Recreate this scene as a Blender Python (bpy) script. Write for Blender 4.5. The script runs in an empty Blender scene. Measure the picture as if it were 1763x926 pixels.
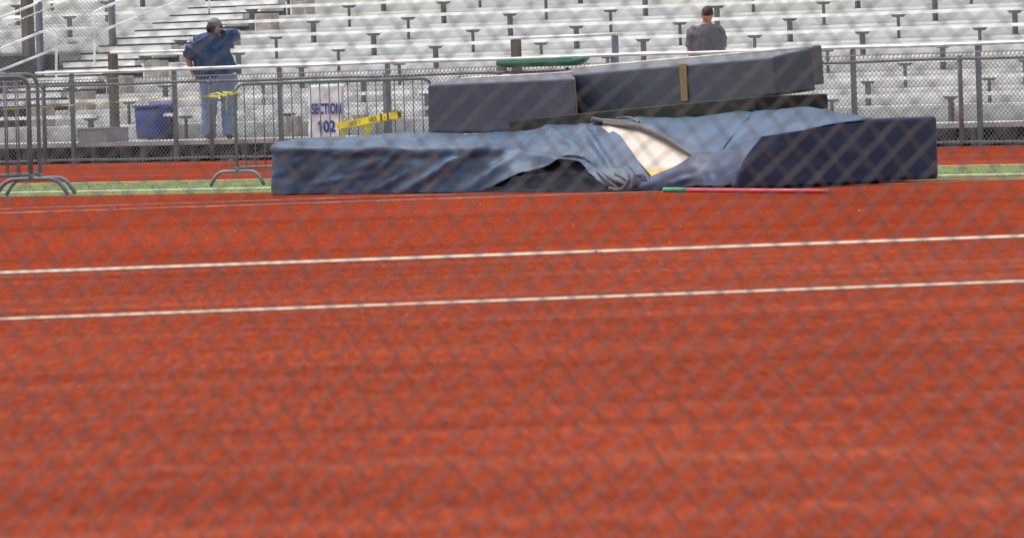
import bpy, bmesh, math, random
import numpy as np
from mathutils import Vector, Matrix, noise as mnoise
random.seed(7); rng = np.random.default_rng(7)
S = bpy.context.scene
COL = S.collection

# ------------------------------------------------------------------ camera
FPX, PX, PY, CAMH = 12000.0, 600.0, 253.0, 1.265
rho = math.atan(.031)
pit = math.atan((PY - (140.0 - .031 * PX)) * math.cos(rho) / FPX)
Fw = np.array([0, math.cos(pit), -math.sin(pit)]); _up = np.array([0, math.sin(pit), math.cos(pit)]); _r = np.array([1.0, 0, 0])
Rt = _r * math.cos(rho) - _up * math.sin(rho); Up = _up * math.cos(rho) + _r * math.sin(rho)
CAM = np.array([0, 0, CAMH])
cam = bpy.data.cameras.new('camera'); camo = bpy.data.objects.new('camera', cam); COL.objects.link(camo)
camo.matrix_world = Matrix(((Rt[0], Up[0], -Fw[0], 0), (Rt[1], Up[1], -Fw[1], 0), (Rt[2], Up[2], -Fw[2], CAMH), (0, 0, 0, 1)))
cam.sensor_width = 36; cam.lens = FPX / 1763 * 36
cam.shift_x = (881.5 - PX) / 1763; cam.shift_y = -(463.0 - PY) / 1763
cam.clip_start = .5; cam.clip_end = 2000
cam.dof.use_dof = True; cam.dof.focus_distance = 98; cam.dof.aperture_fstop = cam.lens / 22.5
S.camera = camo

# ------------------------------------------------------------------ light: bright overcast day
w = bpy.data.worlds.new('World'); S.world = w; w.use_nodes = True
wn = w.node_tree; wn.nodes.clear()
sky = wn.nodes.new('ShaderNodeTexSky'); sky.sky_type = 'NISHITA'; sky.sun_disc = False
SUN_EL, SUN_AZ = math.radians(66), math.radians(300)     # azimuth from +Y, clockwise: high, to the left and a little beyond the stand
sky.sun_elevation = SUN_EL; sky.sun_rotation = SUN_AZ; sky.air_density = 1.2; sky.dust_density = 5.0; sky.ozone_density = 1.0
hs = wn.nodes.new('ShaderNodeHueSaturation'); hs.inputs['Saturation'].default_value = .30
bg = wn.nodes.new('ShaderNodeBackground'); bg.inputs['Strength'].default_value = .15
wo = wn.nodes.new('ShaderNodeOutputWorld')
wn.links.new(sky.outputs[0], hs.inputs['Color']); wn.links.new(hs.outputs[0], bg.inputs[0]); wn.links.new(bg.outputs[0], wo.inputs[0])
sl = bpy.data.lights.new('sun', 'SUN'); sl.energy = 1.2; sl.angle = math.radians(45); sl.color = (1, .965, .92)
so = bpy.data.objects.new('sun', sl); COL.objects.link(so)
sd = Vector((math.sin(SUN_AZ) * math.cos(SUN_EL), math.cos(SUN_AZ) * math.cos(SUN_EL), math.sin(SUN_EL)))
so.rotation_euler = (-sd).to_track_quat('-Z', 'Y').to_euler()
S.view_settings.view_transform = 'Standard'; S.view_settings.look = 'None'; S.view_settings.gamma = 1
S.view_settings.use_curve_mapping = False; S.view_settings.exposure = 0.52
S.render.engine = 'CYCLES'; S.cycles.max_bounces = 6; S.cycles.use_denoising = True

# ------------------------------------------------------------------ measuring the place from the photograph
def ray(x, y): return Fw + (x - PX) / FPX * Rt - (y - PY) / FPX * Up
def P(x, y, D): return CAM + ray(x, y) * D
def G(x, y, z=0.0):
    d = ray(x, y); return CAM + d * ((z - CAMH) / d[2])
TH = math.radians(42)
u = np.array([math.cos(TH), -math.sin(TH), 0]); n = np.array([math.sin(TH), math.cos(TH), 0]); ZZ = np.array([0, 0, 1.0])
O = G(300, 279.5); O[2] = 0
def on(x, y, N, c, o=None):
    o = O if o is None else o
    d = ray(x, y); return CAM + d * ((c - np.dot(CAM - o, N)) / np.dot(d, N))
def B(x, y, b):
    X = on(x, y, n, b) - O; return float(np.dot(X, u)), float(X[2])
def A(x, y, a):
    X = on(x, y, u, a) - O; return float(np.dot(X, n)), float(X[2])
def W(a, b, z): return O + a * u + b * n + ZZ * z
MA = math.radians(50)                                     # the mats stand turned 50 degrees
mu = np.array([math.cos(MA), -math.sin(MA), 0]); mq = np.array([math.sin(MA), math.cos(MA), 0])
MO = G(477, 336); MO[2] = 0
def M(x, y, c): return on(x, y, mq, c, MO)
def MW(s, c, z): return MO + s * mu + c * mq + ZZ * z
def proj(X):
    v = np.asarray(X) - CAM; D = v @ Fw; return PX + FPX * (v @ Rt) / D, PY - FPX * (v @ Up) / D, D

# ------------------------------------------------------------------ materials
def lin(r, g, b): return tuple(((c / 255 + .055) / 1.055) ** 2.4 if c > 10 else c / 255 / 12.92 for c in (r, g, b)) + (1,)
def material(name, col, rough=.6, metal=0.0, var=.12, scale=6.0, stretch=(1, 1, 1), bump=0.0, bscale=40.0, dirt=None, dirt_amt=.4, dirt_scale=1.5, spec=.5, rot=0.0):
    m = bpy.data.materials.new(name); m.use_nodes = True
    nt = m.node_tree; bs = nt.nodes['Principled BSDF']
    bs.inputs['Roughness'].default_value = rough; bs.inputs['Metallic'].default_value = metal
    bs.inputs['Specular IOR Level'].default_value = spec
    tc = nt.nodes.new('ShaderNodeTexCoord'); mp = nt.nodes.new('ShaderNodeMapping')
    mp.inputs['Scale'].default_value = stretch; mp.inputs['Rotation'].default_value = (0, 0, rot)
    mp.vector_type = 'TEXTURE' if False else 'POINT'
    nt.links.new(tc.outputs['Object'], mp.inputs[0])
    no = nt.nodes.new('ShaderNodeTexNoise'); no.inputs['Scale'].default_value = scale; no.inputs['Detail'].default_value = 5
    nt.links.new(mp.outputs[0], no.inputs['Vector'])
    cr = nt.nodes.new('ShaderNodeValToRGB')
    c = np.array(col[:3])
    cr.color_ramp.elements[0].position = .3; cr.color_ramp.elements[1].position = .7
    cr.color_ramp.elements[0].color = tuple(c * (1 - var)) + (1,); cr.color_ramp.elements[1].color = tuple(np.minimum(c * (1 + var), 1)) + (1,)
    nt.links.new(no.outputs[0], cr.inputs[0])
    last = cr.outputs[0]
    if dirt is not None:
        n2 = nt.nodes.new('ShaderNodeTexNoise'); n2.inputs['Scale'].default_value = dirt_scale; n2.inputs['Detail'].default_value = 8; n2.inputs['Roughness'].default_value = .65
        nt.links.new(mp.outputs[0], n2.inputs['Vector'])
        r2 = nt.nodes.new('ShaderNodeValToRGB'); r2.color_ramp.elements[0].position = .52; r2.color_ramp.elements[1].position = .68
        r2.color_ramp.elements[0].color = (0, 0, 0, 1); r2.color_ramp.elements[1].color = (dirt_amt,) * 3 + (1,)
        nt.links.new(n2.outputs[0], r2.inputs[0])
        mx = nt.nodes.new('ShaderNodeMixRGB'); nt.links.new(r2.outputs[0], mx.inputs[0]); nt.links.new(last, mx.inputs[1])
        mx.inputs[2].default_value = tuple(dirt[:3]) + (1,); last = mx.outputs[0]
    nt.links.new(last, bs.inputs['Base Color'])
    if bump:
        n3 = nt.nodes.new('ShaderNodeTexNoise'); n3.inputs['Scale'].default_value = bscale; n3.inputs['Detail'].default_value = 6
        nt.links.new(mp.outputs[0], n3.inputs['Vector'])
        bp = nt.nodes.new('ShaderNodeBump'); bp.inputs['Strength'].default_value = bump; bp.inputs['Distance'].default_value = .05
        nt.links.new(n3.outputs[0], bp.inputs['Height']); nt.links.new(bp.outputs[0], bs.inputs['Normal'])
    return m

MT = {}
MT['alu'] = material('aluminium', (.86, .86, .845), .5, .05, .06, 1.5, (.6, .6, 3), dirt=(.42, .40, .37), dirt_amt=.30, dirt_scale=1.1, rot=TH)
MT['alu_riser'] = material('aluminium_riser', (.86, .86, .86), .5, .0, .05, 1.2, (.6, .6, 3), dirt=(.42, .42, .42), dirt_amt=.25, dirt_scale=.9, rot=TH)
MT['plank_edge'] = material('weathered_plank', (.58, .585, .575), .6, .1, .12, 2, (1, 1, 1), dirt=(.3, .27, .25), dirt_amt=.5)
MT['bracket'] = material('bracket_steel', (.13, .135, .135), .55, .35, .2, 8)
MT['galv'] = material('galvanised_steel', (.21, .245, .29), .55, .05, .18, 14, dirt=(.16, .16, .16), dirt_amt=.5, dirt_scale=6)
MT['galv_flat'] = material('grey_steel_post', (.165, .205, .245), .55, .15, .15, 9, dirt=(.12, .12, .12), dirt_amt=.4, dirt_scale=5)
MT['wire'] = material('galvanised_wire', (.22, .228, .24), .6, .1, .15, 20)
MT['wire_near'] = material('weathered_wire', (.175, .17, .175), .8, 0, .2, 20)
MT['white_pipe'] = material('white_painted_pipe', (.80, .80, .79), .4, 0, .05, 5, dirt=(.45, .40, .36), dirt_amt=.3, dirt_scale=3)
MT['rail_pipe'] = material('aluminium_rail', (.74, .77, .78), .35, .3, .06, 3, dirt=(.48, .44, .42), dirt_amt=.3, dirt_scale=2.5)
MT['wood'] = material('weathered_wood', (.125, .105, .08), .8, 0, .3, 3, (8, 8, .7), bump=.3, bscale=20)
MT['block'] = material('weathered_board', (.30, .27, .245), .85, 0, .25, 4, (1, 6, 6))
MT['black'] = material('black_rubber_and_shade', (.012, .012, .013), .7, 0, .2, 10)  # black for rubber parts, and for boxes and sheets painted as shade
MT['nosing'] = material('black_nosing', (.03, .03, .033), .6, 0, .2, 10)
MT['under'] = material('under_steel', (.07, .07, .072), .7, .1, .3, 3)
MT['concrete'] = material('concrete', (.20, .19, .18), .9, 0, .2, 3)
MT['blue_bin'] = material('blue_plastic', (.010, .042, .22), .4, 0, .12, 3)
MT['grey_box'] = material('grey_painted_box', (.24, .25, .27), .5, .2, .15, 4)
MT['banner'] = material('white_vinyl', (.76, .85, .90), .45, 0, .03, 2)
MT['ink'] = material('blue_ink', (.02, .055, .29), .5, 0, .05, 4)
MT['grey_line'] = material('grey_hem', (.42, .42, .47), .6, 0, .05, 4)
MT['yellow'] = material('yellow_paint', (.80, .60, .03), .4, 0, .07, 6, dirt=(.4, .32, .06), dirt_amt=.35, dirt_scale=5)
MT['tape'] = material('yellow_tape', (.72, .60, .14), .4, 0, .1, 6)
MT['green'] = material('green_plastic', (.016, .22, .14), .45, 0, .12, 4, dirt=(.1, .2, .15), dirt_amt=.5, dirt_scale=4)
MT['green_tip'] = material('green_tip_plastic', (.01, .30, .13), .4, 0, .05, 6)
MT['red_pole'] = material('red_fibreglass', (.55, .06, .09), .35, 0, .08, 6)
MT['navy'] = material('navy_vinyl', (.050, .058, .094), .38, 0, .12, 2.5, bump=.12, bscale=5, dirt=(.09, .09, .11), dirt_amt=.5, dirt_scale=1.2)
MT['slate'] = material('slate_vinyl', (.060, .072, .102), .38, 0, .12, 2.5, bump=.12, bscale=5, dirt=(.10, .10, .11), dirt_amt=.5, dirt_scale=1.2)
MT['mat_top'] = material('pale_vinyl_top', (.14, .135, .165), .6, 0, .12, 2.5, bump=.1, bscale=5)  # paler grey than the other mat covers
MT['black_mesh'] = material('black_mesh_skirt', (.018, .019, .014), .85, 0, .25, 9)
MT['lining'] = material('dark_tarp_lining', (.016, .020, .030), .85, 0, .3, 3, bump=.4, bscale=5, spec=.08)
MT['khaki'] = material('khaki_webbing', (.26, .19, .075), .7, 0, .1, 20)
MT['piping'] = material('pale_piping', (.75, .70, .64), .6, 0, .08, 12)
MT['cream'] = material('cream_vinyl', (.56, .465, .40), .55, 0, .05, 3, dirt=(.48, .40, .33), dirt_amt=.4, dirt_scale=2)
MT['orange'] = material('orange_vinyl', (.78, .36, .02), .5, 0, .08, 5)
MT['tarp'] = material('blue_tarpaulin', (.036, .076, .142), .50, 0, .25, 2.2, bump=.2, bscale=4, dirt=(.13, .15, .18), dirt_amt=.5, dirt_scale=1.6, spec=.35)
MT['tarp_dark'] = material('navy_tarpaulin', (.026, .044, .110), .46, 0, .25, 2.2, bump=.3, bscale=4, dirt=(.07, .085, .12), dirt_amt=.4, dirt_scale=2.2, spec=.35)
MT['tarp_dirty'] = material('muddy_tarpaulin', (.075, .11, .17), .6, 0, .2, 3, bump=.3, bscale=6, dirt=(.17, .155, .12), dirt_amt=.9, dirt_scale=4)
MT['hem'] = material('grey_hem_webbing', (.10, .10, .098), .7, 0, .2, 6)
MT['shirt'] = material('blue_cotton', (.026, .064, .138), .85, 0, .1, 9, bump=.5, bscale=9)
MT['jeans'] = material('blue_denim', (.17, .26, .43), .9, 0, .22, 7, (1, 1, .5), bump=.4, bscale=10)
MT['skin'] = material('skin', (.50, .24, .16), .6, 0, .08, 10)
MT['cap'] = material('grey_cap_cotton', (.20, .20, .24), .9, 0, .1, 14)
MT['hair'] = material('dark_hair', (.022, .017, .013), .7, 0, .3, 30)
MT['tee'] = material('grey_tshirt_cotton', (.14, .14, .165), .9, 0, .1, 9, bump=.4, bscale=9)
MT['shorts'] = material('dark_cotton', (.04, .045, .06), .9, 0, .1, 9)
MT['shoe'] = material('brown_leather', (.07, .05, .04), .6, 0, .1, 9)
MT['paint'] = material('white_line_paint', (.46, .375, .30), .9, 0, .12, 3, dirt=(.36, .16, .10), dirt_amt=.75, dirt_scale=2.2)
MT['turf_paint'] = material('turf_line_paint', (.40, .42, .32), .8, 0, .15, 6, dirt=(.3, .4, .15), dirt_amt=.5, dirt_scale=5)
MT['leaf'] = material('dry_leaf', (.42, .28, .13), .8, 0, .4, 3)
MT['blade'] = material('turf_blade', (.13, .185, .04), .7, 0, .35, 1.2)
MT['turf'] = material('turf_ground', (.108, .148, .028), .95, 0, .3, 1.5, dirt=(.15, .175, .055), dirt_amt=.5, dirt_scale=.8)
MT['earth'] = material('grass_field', (.10, .14, .05), .95, 0, .3, .4)

def track_material(name, base, streak_rot, streak=.25, sscale=1.0, streak_col=(.34, .10, .06)):
    m = bpy.data.materials.new(name); m.use_nodes = True; nt = m.node_tree; bs = nt.nodes['Principled BSDF']
    bs.inputs['Roughness'].default_value = .95; bs.inputs['Specular IOR Level'].default_value = .0
    tc = nt.nodes.new('ShaderNodeTexCoord')
    def nz(scale, sx, sy, detail=4, rough=.55):
        rt = nt.nodes.new('ShaderNodeVectorRotate'); rt.rotation_type = 'Z_AXIS'; rt.inputs['Angle'].default_value = streak_rot
        nt.links.new(tc.outputs['Object'], rt.inputs['Vector'])
        mp = nt.nodes.new('ShaderNodeMapping'); mp.inputs['Scale'].default_value = (sx, sy, 1); nt.links.new(rt.outputs[0], mp.inputs[0])
        no = nt.nodes.new('ShaderNodeTexNoise'); no.inputs['Scale'].default_value = scale; no.inputs['Detail'].default_value = detail; no.inputs['Roughness'].default_value = rough
        nt.links.new(mp.outputs[0], no.inputs['Vector']); return no.outputs[0]
    def ramp(src, p0, c0, p1, c1):
        r = nt.nodes.new('ShaderNodeValToRGB'); r.color_ramp.elements[0].position = p0; r.color_ramp.elements[1].position = p1
        r.color_ramp.elements[0].color = c0; r.color_ramp.elements[1].color = c1; nt.links.new(src, r.inputs[0]); return r.outputs[0]
    b = np.array(base)
    big = ramp(nz(.35, 1, .35, 5), .3, tuple(b * .86) + (1,), .7, tuple(b * 1.12) + (1,))
    st = ramp(nz(1.0 * sscale, .16, 1.1, 5, .6), .50, (0, 0, 0, 1), .72, (streak,) * 3 + (1,))
    mx = nt.nodes.new('ShaderNodeMixRGB'); nt.links.new(st, mx.inputs[0]); nt.links.new(big, mx.inputs[1]); mx.inputs[2].default_value = tuple(streak_col) + (1,)
    dk = ramp(nz(.8 * sscale, .10, 1.0, 5, .6), .30, (.80, .80, .80, 1), .52, (1, 1, 1, 1))
    m2 = nt.nodes.new('ShaderNodeMixRGB'); m2.blend_type = 'MULTIPLY'; m2.inputs[0].default_value = 1; nt.links.new(mx.outputs[0], m2.inputs[1]); nt.links.new(dk, m2.inputs[2])
    gr = ramp(nz(14, 1, .15, 2), .35, (.88, .88, .88, 1), .65, (1.1, 1.1, 1.1, 1))
    m3 = nt.nodes.new('ShaderNodeMixRGB'); m3.blend_type = 'MULTIPLY'; m3.inputs[0].default_value = 1; nt.links.new(m2.outputs[0], m3.inputs[1]); nt.links.new(gr, m3.inputs[2])
    g2 = ramp(nz(34, 1, .05, 3, .7), .30, (.74, .74, .74, 1), .70, (1.24, 1.24, 1.24, 1))
    m4 = nt.nodes.new('ShaderNodeMixRGB'); m4.blend_type = 'MULTIPLY'; m4.inputs[0].default_value = 1; nt.links.new(m3.outputs[0], m4.inputs[1]); nt.links.new(g2, m4.inputs[2])
    wv = ramp(nz(.09, 1, 2.2, 3, .6), .36, (.94, .95, .97, 1), .64, (1.05, 1.04, 1.03, 1))
    m5 = nt.nodes.new('ShaderNodeMixRGB'); m5.blend_type = 'MULTIPLY'; m5.inputs[0].default_value = 1; nt.links.new(m4.outputs[0], m5.inputs[1]); nt.links.new(wv, m5.inputs[2])
    nt.links.new(m5.outputs[0], bs.inputs['Base Color'])
    n3 = nt.nodes.new('ShaderNodeTexNoise'); n3.inputs['Scale'].default_value = 60; nt.links.new(tc.outputs['Object'], n3.inputs['Vector'])
    bp = nt.nodes.new('ShaderNodeBump'); bp.inputs['Strength'].default_value = .3; bp.inputs['Distance'].default_value = .01
    nt.links.new(n3.outputs[0], bp.inputs['Height']); nt.links.new(bp.outputs[0], bs.inputs['Normal'])
    return m
MT['track'] = track_material('red_track', (.226, .038, .017), 0, .14, .5)
MT['track_worn'] = track_material('red_track_worn', (.220, .041, .020), 0, .42, 1.0)
MT['track_far'] = track_material('red_track_far', (.212, .037, .018), TH, .40, .6)

# ------------------------------------------------------------------ mesh building
class MB:
    def __init__(s): s.v = []; s.f = []
    def add(s, vs, fs):
        k = len(s.v); s.v += [tuple(map(float, q)) for q in vs]; s.f += [tuple(i + k for i in q) for q in fs]
    def hexa(s, p):                       # 8 points: bottom loop then top loop
        s.add(p, [(3, 2, 1, 0), (4, 5, 6, 7), (0, 1, 5, 4), (1, 2, 6, 5), (2, 3, 7, 6), (3, 0, 4, 7)])
    def box(s, c, ex, ey, ez):            # centre and three half-axis vectors
        c, ex, ey, ez = map(np.asarray, (c, ex, ey, ez))
        s.hexa([c - ex - ey - ez, c + ex - ey - ez, c + ex + ey - ez, c - ex + ey - ez, c - ex - ey + ez, c + ex - ey + ez, c + ex + ey + ez, c - ex + ey + ez])
    def bbox(s, a0, a1, b0, b1, z0, z1):  # box in the stand's own frame
        s.hexa([W(a0, b0, z0), W(a1, b0, z0), W(a1, b1, z0), W(a0, b1, z0), W(a0, b0, z1), W(a1, b0, z1), W(a1, b1, z1), W(a0, b1, z1)])
    def tube(s, pts, r, k=8, cap=True):
        pts = [np.asarray(q, float) for q in pts]; N = len(pts)
        rs = r if hasattr(r, '__len__') else [r] * N
        prev = None; vs = []
        for i, q in enumerate(pts):
            t = pts[min(i + 1, N - 1)] - pts[max(i - 1, 0)]; t = t / (np.linalg.norm(t) + 1e-12)
            if prev is None:
                g = np.array([0, 0, 1.0]) if abs(t[2]) < .9 else np.array([1.0, 0, 0])
                prev = np.cross(t, g)
            e1 = prev - t * np.dot(prev, t); e1 /= np.linalg.norm(e1); e2 = np.cross(t, e1); prev = e1
            for j in range(k):
                an = 2 * math.pi * j / k; vs.append(q + rs[i] * (math.cos(an) * e1 + math.sin(an) * e2))
        fs = [(i * k + j, i * k + (j + 1) % k, (i + 1) * k + (j + 1) % k, (i + 1) * k + j) for i in range(N - 1) for j in range(k)]
        if cap: fs += [tuple(range(k - 1, -1, -1)), tuple((N - 1) * k + j for j in range(k))]
        s.add(vs, fs)
    def build(s, name, mat, parent=None, smooth=False, bevel=0.0, solid=0.0):
        off = np.zeros(3)
        p = parent
        while p is not None: off = off + np.array(p.location); p = p.parent
        me = bpy.data.meshes.new(name)
        me.from_pydata([tuple(np.array(q) - off) for q in s.v], [], s.f)
        if bevel:
            bm = bmesh.new(); bm.from_mesh(me)
            bmesh.ops.bevel(bm, geom=list(bm.edges), offset=bevel, segments=3, profile=.6, affect='EDGES', clamp_overlap=True)
            bmesh.ops.recalc_face_normals(bm, faces=bm.faces); bm.to_mesh(me); bm.free()
        me.materials.append(MT[mat] if isinstance(mat, str) else mat)
        if smooth: me.polygons.foreach_set('use_smooth', [True] * len(me.polygons))
        o = bpy.data.objects.new(name, me); COL.objects.link(o)
        if parent is not None: o.parent = parent
        if solid:
            md = o.modifiers.new('thickness', 'SOLIDIFY'); md.thickness = solid; md.offset = -1
        return o
def tag(o, label=None, cat=None, group=None, kind=None):
    for k, v in (('label', label), ('category', cat), ('group', group), ('kind', kind)):
        if v: o[k] = v
    return o
def thing(name, loc, label, cat, group=None):
    o = bpy.data.objects.new(name, None); COL.objects.link(o); o.location = tuple(map(float, loc)); o.empty_display_size = .2
    return tag(o, label, cat, group)
def structure(name, pts, mat):
    m = MB(); m.add(pts, [tuple(range(len(pts)))]); return tag(m.build(name, mat), kind='structure')
def cr(p0, p1, p2, p3, t):
    return .5 * ((2 * p1) + (-p0 + p2) * t + (2 * p0 - 5 * p1 + 4 * p2 - p3) * t * t + (-p0 + 3 * p1 - 3 * p2 + p3) * t ** 3)
def spline(pts, m):
    pts = [np.asarray(q, float) for q in pts]; N = len(pts); out = []
    for i in range(N - 1):
        p0, p1, p2, p3 = pts[max(i - 1, 0)], pts[i], pts[i + 1], pts[min(i + 2, N - 1)]
        for k in range(m): out.append(cr(p0, p1, p2, p3, k / m))
    out.append(pts[-1]); return out
def fillet(pts, r, k=6):
    pts = [np.asarray(q, float) for q in pts]; out = [pts[0]]
    for a, b, c in zip(pts, pts[1:], pts[2:]):
        d1 = (a - b) / np.linalg.norm(a - b); d2 = (c - b) / np.linalg.norm(c - b)
        q1, q2 = b + d1 * r, b + d2 * r
        for i in range(k + 1):
            t = i / k; out.append((1 - t) ** 2 * q1 + 2 * t * (1 - t) * b + t * t * q2)
    out.append(pts[-1]); return out
def nz3(p, s, seed=0): return mnoise.noise(Vector((p[0] * s + seed, p[1] * s - seed, p[2] * s + 2 * seed)))

def chainlink(mb, org, ax, out, x0, x1, z0, z1, wd, ht, r, k=4, top=None, bot=None, slope=0.0, jit=.012):
    """woven diamond wire: every wire a flat zigzag that hooks its neighbours"""
    wd = wd / 2                                   # neighbouring wires mirror each other and meet at every other bend
    N = int((x1 - x0) / wd) + 1
    for i in range(N):
        xc = x0 + i * wd; pts = []
        zz0 = z0 + slope * (xc - x0); zz1 = z1 + slope * (xc - x0)
        m = int((zz1 - zz0) / (ht / 2))
        ph = i % 2
        for j in range(m + 1):
            sx = 1 if (j + ph) % 2 == 0 else -1
            x = xc + sx * (wd / 2 + r * .4); zj = zz0 + j * ht / 2
            x += jit * mnoise.noise(Vector((x * 2.1, zj * 2.1, 3.3))); zj += jit * mnoise.noise(Vector((x * 2.1, zj * 2.1, 8.7)))
            pts.append(org + ax * x + ZZ * zj + out * (sx * r * 1.1))
        if len(pts) > 1: mb.tube(pts, r, k, False)

# ------------------------------------------------------------------ setting: ground, tracks, turf, painted lines
structure('ground', [(-400, -60, -.012), (400, -60, -.012), (400, 600, -.012), (-400, 600, -.012)], 'earth')
dirT = np.array([math.cos(math.radians(37)), -math.sin(math.radians(37)), 0])
def along(p, t, d=dirT): return np.array([p[0], p[1], 0]) + d * t
e_far, e_near, e_line = G(300, 312.2), G(150, 336.8), G(150, 329.6)
z = lambda p, h: (p[0], p[1], h)
l1, l2 = G(0, 470), G(1200, 427)
dl = (l2 - l1) / np.linalg.norm(l2 - l1); dl[2] = 0
structure('track_near', [z(along(l1, -60, dl), 0), z(along(l1, 24, dl), 0), z(along(e_near, 28), 0), z(along(e_near, -60), 0)], 'track')
structure('track_lanes', [(-60, 12, 0), (24, 12, 0), z(along(l1, 24, dl), 0), z(along(l1, -60, dl), 0)], 'track_worn')
structure('turf_strip', [z(along(e_near, -60), 0), z(along(e_near, 60), 0), z(along(e_far, 60), 0), z(along(e_far, -60), 0)], 'turf')
structure('track_far', [z(along(e_far, -60), 0), z(along(e_far, 60), 0), z(W(60, .05, 0), 0), z(W(-60, .05, 0), 0)], 'track_far')
structure('stand_apron', [z(W(-60, .05, 0), 0), z(W(60, .05, 0), 0), z(W(60, 30, 0), 0), z(W(-60, 30, 0), 0)], 'concrete')
def stripe(name, p, d, wdt, mat, t0=-55, t1=23):
    s = np.array([-d[1], d[0], 0]) * wdt / 2
    structure(name, [z(along(p, t0, d) - s, .004), z(along(p, t1, d) - s, .004), z(along(p, t1, d) + s, .004), z(along(p, t0, d) + s, .004)], mat)
stripe('lane_line', (l1 + l2) / 2, dl, .64, 'paint')
lb = G(1200, 505.5); stripe('lane_line', lb, dl, .36, 'paint')
stripe('turf_line', e_line, dirT, .6, 'turf_paint')
stripe('turf_edge_line', along(e_far, 0), dirT, .32, 'turf_paint')
m = bpy.data.materials.new('worn_line_paint'); m.use_nodes = True
nt = m.node_tree; bs = nt.nodes['Principled BSDF']; bs.inputs['Roughness'].default_value = .85
tcn = nt.nodes.new('ShaderNodeTexCoord'); mpn = nt.nodes.new('ShaderNodeMapping'); mpn.inputs['Scale'].default_value = (.8, 1.2, 1)
nn = nt.nodes.new('ShaderNodeTexNoise'); nn.inputs['Scale'].default_value = 3; nn.inputs['Detail'].default_value = 6
rr = nt.nodes.new('ShaderNodeValToRGB'); rr.color_ramp.elements[0].position = .48; rr.color_ramp.elements[1].position = .66
rr.color_ramp.elements[0].color = (.226, .038, .017, 1); rr.color_ramp.elements[1].color = (.40, .20, .14, 1)
nt.links.new(tcn.outputs['Object'], mpn.inputs[0]); nt.links.new(mpn.outputs[0], nn.inputs['Vector']); nt.links.new(nn.outputs[0], rr.inputs[0]); nt.links.new(rr.outputs[0], bs.inputs['Base Color'])
MT['worn'] = m
w1, w2 = G(0, 367.8), G(600, 348); dw = (w2 - w1) / np.linalg.norm(w2 - w1); dw[2] = 0
stripe('worn_line', w1, dw, .5, 'worn', -8, 30); stripe('worn_line', w1 + np.array([0, 2.2, 0]), dw, .4, 'worn', -8, 30)

# artificial turf blades
def blades():
    nB = 9000
    L = rng.uniform(-13, 22, nB); q = rng.uniform(0, 1, nB) ** 1.0
    perp = np.array([-dirT[1], dirT[0], 0]); wid = float(np.dot(e_far - e_near, perp)); dl_ = float(np.dot(e_line - e_near, perp))
    keep = np.abs(q * wid - dl_) > .30
    L, q = L[keep], q[keep]; nB = len(L)
    base = np.array([e_near[0], e_near[1], 0]) + np.outer(L, dirT) + np.outer(q * wid, perp)
    an = rng.uniform(0, 2 * math.pi, nB); hh = rng.uniform(.006, .014, nB); ww = rng.uniform(.004, .009, nB)
    dx = np.stack([np.cos(an), np.sin(an), np.zeros(nB)], 1)
    tip = base + np.stack([rng.normal(0, .012, nB), rng.normal(0, .012, nB), hh], 1)
    V = np.stack([base - dx * ww[:, None], base + dx * ww[:, None], tip], 1).reshape(-1, 3)
    me = bpy.data.meshes.new('turf_grass'); me.vertices.add(len(V)); me.vertices.foreach_set('co', V.ravel())
    me.loops.add(3 * nB); me.loops.foreach_set('vertex_index', np.arange(3 * nB)); me.polygons.add(nB)
    me.polygons.foreach_set('loop_start', np.arange(nB) * 3); me.polygons.foreach_set('loop_total', np.full(nB, 3))
    me.materials.append(MT['blade']); me.update(); me.validate()
    o = bpy.data.objects.new('turf_grass', me); COL.objects.link(o)
    tag(o, 'short green turf on the narrow strip between the two red tracks', 'grass', kind='stuff')
blades()

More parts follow.
